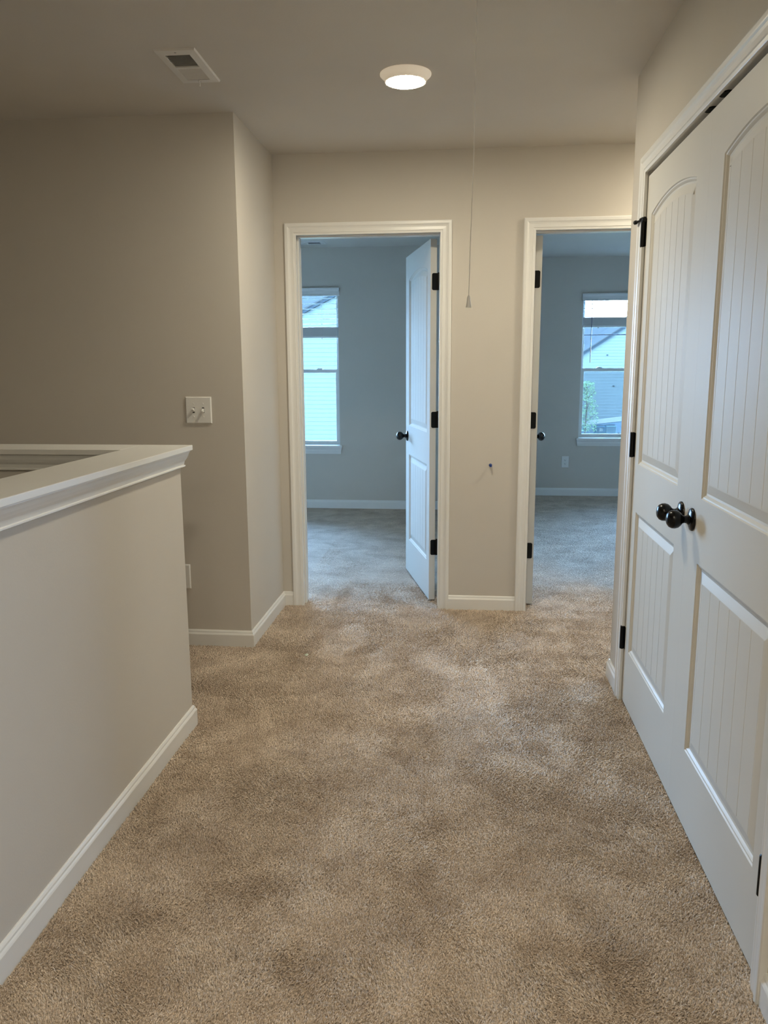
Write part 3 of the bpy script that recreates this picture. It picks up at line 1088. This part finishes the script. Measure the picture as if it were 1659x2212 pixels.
# ------------------------------------------------------------------ carpet pile: real yarn tufts over the hall
def pile():
    rng = np.random.default_rng(11)

    def vnoise(x, y, cell, seed):
        r = np.random.default_rng(seed)
        g = r.random((96, 96))
        u, v = x / cell + 31.7, y / cell + 29.3
        i, j = np.floor(u).astype(int), np.floor(v).astype(int)
        f, h = u - i, v - j
        f, h = f * f * (3 - 2 * f), h * h * (3 - 2 * h)
        i, j = i % 95, j % 95
        return (g[i, j] * (1 - f) + g[i + 1, j] * f) * (1 - h) + (g[i, j + 1] * (1 - f) + g[i + 1, j + 1] * f) * h
    xs, ys = [], []
    y = 1.30
    while y < 8.45:
        s = 0.0041 + 0.0010 * max(0.0, y - 1.4)
        xl = -1.02 if y < YE else -1.75
        if y > YC:
            xl = XC
        xr = XR + 0.03 if y < YR else 1.5
        if y > D - 0.002:
            xl, xr = D1L, 1.12
        spans = [(xl, xr)]
        if y > D + T + 0.02:
            spans = [(-2.30, 0.10), (0.24, 1.62)] if y < Y1 - 0.02 else [(0.60, 1.62)]
        for xl, xr in spans:
            n = int((xr - xl) / s)
            x = xl + (np.arange(n) + 0.5) * s
            xs.append(x + rng.uniform(-0.45, 0.45, n) * s)
            ys.append(np.full(n, y) + rng.uniform(-0.45, 0.45, n) * s)
        y += s
    x, y = np.concatenate(xs), np.concatenate(ys)
    # keep clear of walls, jambs and baseboards
    ok = np.ones(len(x), bool)
    ok &= ~((x < XH + 0.014) & (y < YE + 0.014))
    ok &= ~((y > YC - 0.014) & (x < XC + 0.014))
    ok &= ~((x > XR - 0.014) & (y < YR + 0.014) & (y > C0 + 0.01))
    ok &= ~((x > XR - 0.014) & (y < C1 - 0.01))
    ok &= ~((y > D - 0.016) & (y < D + T + 0.018) & (((x > D1R - 0.008) & (x < D2L + 0.008)) | (x < D1L + 0.008)))
    ok &= ~((y > Y1 - 0.016) & (x < 0.25)) & (y < Y2 - 0.016)
    x, y = x[ok], y[ok]
    n = len(x)
    px = np.clip((y - 1.2) * 0.35, 0, 1)
    size = 0.0034 + 0.0010 * np.clip(y - 1.4, 0, 7.2)
    rad = size * rng.uniform(0.55, 0.85, n)
    hgt = rng.uniform(0.008, 0.0120, n)
    flat = np.clip((y - 4.25) / 0.7, 0, 1)
    hgt = hgt * (1 - 0.5 * flat)
    rad = rad * (1 + 0.25 * flat)
    # direction the pile lies: slowly turning field plus local disorder
    th = 2 * np.pi * (vnoise(x, y * 0.8, 0.22, 3) * 1.3 + 0.35 * vnoise(x, y, 0.05, 4))
    lean = 0.25 + 0.75 * vnoise(x, y, 0.16, 5) * rng.uniform(0.6, 1.4, n)
    th = th + rng.normal(0, 0.8, n)
    tx, ty = x + np.cos(th) * lean * hgt, y + np.sin(th) * lean * hgt
    a0 = rng.uniform(0, 2 * np.pi, n)
    V = np.zeros((n, 6, 3), np.float32)
    for k in range(3):
        a = a0 + 2 * np.pi * k / 3
        V[:, k, 0] = x + np.cos(a) * rad
        V[:, k, 1] = y + np.sin(a) * rad
        V[:, k, 2] = -0.006
        V[:, 3 + k, 0] = tx + np.cos(a + 0.8) * rad * 0.72
        V[:, 3 + k, 1] = ty + np.sin(a + 0.8) * rad * 0.72
        V[:, 3 + k, 2] = hgt - 0.004 + rng.uniform(-0.0015, 0.0015, n) - 0.3 * lean * 0.006
    F = np.array([(0, 1, 4, 3), (1, 2, 5, 4), (2, 0, 3, 5)], np.int32)
    T3 = np.array([(3, 4, 5)], np.int32)
    base = (np.arange(n) * 6).astype(np.int32)
    quads = (base[:, None, None] + F[None]).reshape(-1, 4)
    tris = (base[:, None, None] + T3[None]).reshape(-1, 3)
    me = bpy.data.meshes.new('carpet_pile')
    me.vertices.add(n * 6)
    me.vertices.foreach_set('co', V.reshape(-1))
    nl = quads.size + tris.size
    me.loops.add(nl)
    me.loops.foreach_set('vertex_index', np.concatenate([quads.reshape(-1), tris.reshape(-1)]))
    npoly = len(quads) + len(tris)
    me.polygons.add(npoly)
    ls = np.concatenate([np.arange(len(quads)) * 4, quads.size + np.arange(len(tris)) * 3]).astype(np.int32)
    me.polygons.foreach_set('loop_start', ls)
    me.update(calc_edges=True)
    me.validate()
    me.materials.append(M_PILE)
    o = bpy.data.objects.new('carpet_pile', me)
    COL.objects.link(o)
    o['kind'] = 'stuff'
    o.parent = floor


pile()

# ------------------------------------------------------------------ outside: ground, neighbouring houses, yard
GZ = -2.95
def ground_mat():
    m, nt, b = new_mat('lawn')
    n = noise(nt, 0.9, 5)
    r = nt.nodes.new('ShaderNodeValToRGB')
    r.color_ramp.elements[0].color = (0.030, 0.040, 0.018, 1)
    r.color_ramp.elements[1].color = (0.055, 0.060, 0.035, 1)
    nt.links.new(n.outputs['Fac'], r.inputs['Fac'])
    nt.links.new(r.outputs['Color'], b.inputs['Base Color'])
    b.inputs['Roughness'].default_value = 0.95
    b.inputs['Specular IOR Level'].default_value = 0.0
    return m


M_LAWN = ground_mat()
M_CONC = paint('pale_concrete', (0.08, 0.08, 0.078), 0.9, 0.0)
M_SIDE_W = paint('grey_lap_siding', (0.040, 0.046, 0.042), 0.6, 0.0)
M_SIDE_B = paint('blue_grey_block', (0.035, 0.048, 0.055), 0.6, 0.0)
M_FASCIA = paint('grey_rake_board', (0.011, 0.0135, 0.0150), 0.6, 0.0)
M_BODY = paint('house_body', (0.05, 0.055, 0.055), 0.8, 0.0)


def shingle_mat():
    m, nt, b = new_mat('grey_shingles')
    n = noise(nt, 5, 3)
    r = nt.nodes.new('ShaderNodeValToRGB')
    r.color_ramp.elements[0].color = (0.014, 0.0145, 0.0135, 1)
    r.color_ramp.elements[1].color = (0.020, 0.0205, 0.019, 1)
    nt.links.new(n.outputs['Fac'], r.inputs['Fac'])
    nt.links.new(r.outputs['Color'], b.inputs['Base Color'])
    b.inputs['Roughness'].default_value = 0.9
    b.inputs['Specular IOR Level'].default_value = 0.0
    return m


M_SHING = shingle_mat()
m = MB().box(-60, 70, 9.5, 110, GZ - 0.3, GZ).box(-60, 70, -70, -3.5, GZ - 0.3, GZ)
struct('ground_lawn', m, M_LAWN, 'sunlit lawn behind the houses', 'lawn')


def house(name, y0, x_l, x_apex, x_r, z_eave, slope, siding, label, course, vents, ridge=4.6):
    """gable wall facing the bedrooms at y = y0, main roof rising behind it"""
    t = empty(name, (x_apex, y0, GZ), 0, label, 'house')
    loc = Vector(t.location)

    def part(m, nm, mat, smooth=False):
        m.v = [tuple(Vector(v) - loc) for v in m.v]
        return m.build(nm, mat, t, smooth)
    z_ap = z_eave + slope * (x_apex - x_l)
    depth = 7.0
    zr = z_eave - slope * 0 if x_r is None else z_ap - slope * (x_r - x_apex)
    prof = [(x_l, GZ), (x_r, GZ), (x_r, zr), (x_apex, z_ap), (x_l, z_eave)]
    part(MB().prism(prof, lambda a, b, d: (a, d, b), y0 + 0.04, y0 + depth), 'house_body', M_BODY)
    # lap siding, board by board
    z = GZ + 0.25
    while z < z_ap - 0.05:
        za, zb = z, z + course
        xa = x_l if za <= z_eave else x_l + (za - z_eave) / slope
        xb = x_r if za <= zr else x_r - (za - zr) / slope
        xa2 = x_l if zb <= z_eave else x_l + (zb - z_eave) / slope
        xb2 = x_r if zb <= zr else x_r - (zb - zr) / slope
        if xb2 > xa2:
            b = MB()
            b.add([(xa, y0 - 0.004, za), (xb, y0 - 0.004, za), (xb2, y0 + 0.010, zb), (xa2, y0 + 0.010, zb),
                   (xa, y0 + 0.04, za), (xb, y0 + 0.04, za), (xb2, y0 + 0.04, zb), (xa2, y0 + 0.04, zb)],
                  [(0, 1, 2, 3), (4, 7, 6, 5), (0, 4, 5, 1), (3, 2, 6, 7), (0, 3, 7, 4), (1, 5, 6, 2)])
            part(b, 'siding_board', siding)
        z = zb
    # rake boards and roof slabs
    for xa, za, xb, zb in ((x_l - 0.35, z_eave - slope * 0.35, x_apex, z_ap), (x_r + 0.35, zr - slope * 0.35, x_apex, z_ap)):
        q = [(xa, za - 0.03), (xb, zb - 0.03), (xb, zb + 0.12), (xa, za + 0.12)]
        part(MB().prism(q, lambda a, b, d: (a, d, b), y0 - 0.16, y0 - 0.02), 'rake_board', M_FASCIA)
        q = [(xa, za + 0.12), (xb, zb + 0.12), (xb, zb + 0.20), (xa, za + 0.20)]
        part(MB().prism(q, lambda a, b, d: (a, d, b), y0 - 0.20, y0 + depth), 'roof_slope', M_SHING)
    # main roof behind, sloping towards us
    ym = y0 + 2.0
    rz0, rz1 = z_eave - 0.2, z_eave + ridge
    run = 7.5 if ridge > 4 else 6.2
    xl2 = x_l - 9
    xr2 = x_apex + 1.0
    v = [(xl2, ym, rz0), (xr2, ym, rz0), (xr2, ym + run, rz1), (xl2, ym + run, rz1), (xl2, ym, rz0 - 0.2), (xr2, ym, rz0 - 0.2), (xr2, ym + run, rz1 - 0.2), (xl2, ym + run, rz1 - 0.2)]
    part(MB().add(v, [(0, 1, 2, 3), (7, 6, 5, 4), (0, 4, 5, 1), (1, 5, 6, 2), (2, 6, 7, 3), (3, 7, 4, 0)]), 'main_roof', M_SHING)
    part(MB().box(xl2 + 0.4, xr2 - 0.4, ym + 0.4, ym + run, GZ, rz0 - 0.2), 'house_wing', M_BODY)
    for vx, vz in vents:
        part(MB().bbox(vx - 0.045, vx + 0.045, y0 - 0.08, y0, vz - 0.035, vz + 0.035, 0.01), 'wall_vent', M_FASCIA)
    return t


# rake of the left house passes (-7.48, 4.06) and (-6.34, 4.62); of the right one (7.63, 2.47) and (9.71, 3.82)
house('neighbour_house', 37.0, -10.6, -5.2, 0.2, 2.30, 0.497, M_SIDE_W, 'white sided house with grey roof seen through the left window', 0.20, [])
house('neighbour_house', 52.0, 5.6, 12.4, 19.2, 0.95, 0.65, M_SIDE_W, 'sided house with grey roof seen through the right window', 0.19, [(8.99, 2.13), (9.45, 0.20)], 3.6)


# utility boxes, kerb path, pedestal and shrub in front of the right house
def ac_unit(x, y, w, h, mat, label):
    t = empty('air_conditioner', (x, y, GZ), 0, label, 'air conditioner', 'garden air conditioners')
    MB().bbox(-w / 2, w / 2, -0.4, 0.4, 0.08, h, 0.03).build('cabinet', mat, t)
    MB().box(-w / 2 - 0.015, w / 2 + 0.015, -0.46, 0.46, 0, 0.08).build('pad', M_CONC, t)
    MB().lathe([(0.30, 0), (0.30, 0.03), (0.05, 0.05)], (0, 0, h - 0.005), (0, 0, 1), 20).build('fan_grille', M_FASCIA, t)
    for k in range(7):
        z = 0.16 + (h - 0.26) * k / 6
        MB().box(-w / 2 + 0.06, w / 2 - 0.06, -0.415, -0.395, z, z + 0.03).build('louver', M_FASCIA, t)
    return t


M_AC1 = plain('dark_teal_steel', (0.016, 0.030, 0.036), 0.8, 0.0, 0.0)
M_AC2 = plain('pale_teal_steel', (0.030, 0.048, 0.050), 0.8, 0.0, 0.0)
u1 = ac_unit(8.46, 50.5, 0.62, 0.72, M_AC1, 'dark teal air conditioner with white sticker on the lawn outside')
MB().box(-0.08, 0.10, -0.43, -0.412, 0.40, 0.60).build('sticker', M_SIDE_W, u1)
ac_unit(9.14, 50.7, 0.64, 0.74, M_AC2, 'paler teal air conditioner right of the dark one outside')
m = MB().add([(6.5, 47.8, GZ + 0.02), (12, 51.4, GZ + 0.02), (12, 51.7, GZ + 0.02), (6.5, 48.2, GZ + 0.02)], [(0, 1, 2, 3)])
m = MB()
m.prism([(7.0, GZ + 0.60), (12.0, GZ + 1.18), (12.0, GZ + 1.50), (7.0, GZ + 0.86)], lambda a, b, d: (a, d, b), 51.55, 51.75)
tag(m.build('sloping_kerb', M_CONC), 'pale sloping concrete wall top behind the air conditioners', 'kerb')
m = MB().prism([(7.0, GZ), (12.0, GZ), (12.0, GZ + 1.18), (7.0, GZ + 0.60)], lambda a, b, d: (a, d, b), 51.60, 51.74)
tag(m.build('retaining_wall', M_SIDE_B), 'blue grey retaining wall behind the air conditioners', 'wall')
m = MB().bbox(9.62, 10.2, 50.2, 50.8, GZ, GZ + 0.30, 0.03)
tag(m.build('utility_box', M_SIDE_W), 'low white utility box on the lawn right of the units', 'box')


def shrub(name, x, y, h, spread, n, label, seed):
    rng = random.Random(seed)
    t = empty(name, (x, y, GZ), 0, label, 'tree')
    st = MB().tube([(0, 0, 0), (0.05, 0, h * 0.5), (0.0, 0.05, h * 0.95)], 0.05, 8)
    for k in range(7):
        a = k * 2.4
        z = h * (0.3 + 0.08 * k)
        st.tube([(0.03, 0, z), (math.cos(a) * spread * 0.7, math.sin(a) * spread * 0.7, z + 0.45)], 0.018, 6)
    st.build('trunk', plain('bark', (0.035, 0.028, 0.022), 0.9, 0.0, 0.0), t)
    lf = MB()
    for k in range(n):
        z = rng.uniform(0.12, 1.0)
        r = spread * (1.05 - 0.75 * abs(z - 0.35)) * math.sqrt(rng.random())
        a = rng.uniform(0, 6.283)
        c = Vector((r * math.cos(a), r * math.sin(a), z * h))
        u = Vector((rng.uniform(-1, 1), rng.uniform(-1, 1), rng.uniform(-1, 1))).normalized()
        w = u.orthogonal().normalized()
        s = rng.uniform(0.05, 0.10)
        q = u.cross(w)
        lf.add([c - u * s, c + w * s * 0.45 + q * 0.01, c + u * s, c - w * s * 0.45 + q * 0.01], [(0, 1, 2, 3)])
    o = lf.build('foliage', plain('light_green_leaf', (0.05, 0.075, 0.035), 0.8, 0.0, 0.0), t, False, False)
    o['kind'] = 'stuff'
    return t


shrub('young_tree', 7.42, 49.5, 3.5, 0.8, 900, 'young leafy green tree outside the right bedroom window', 3)
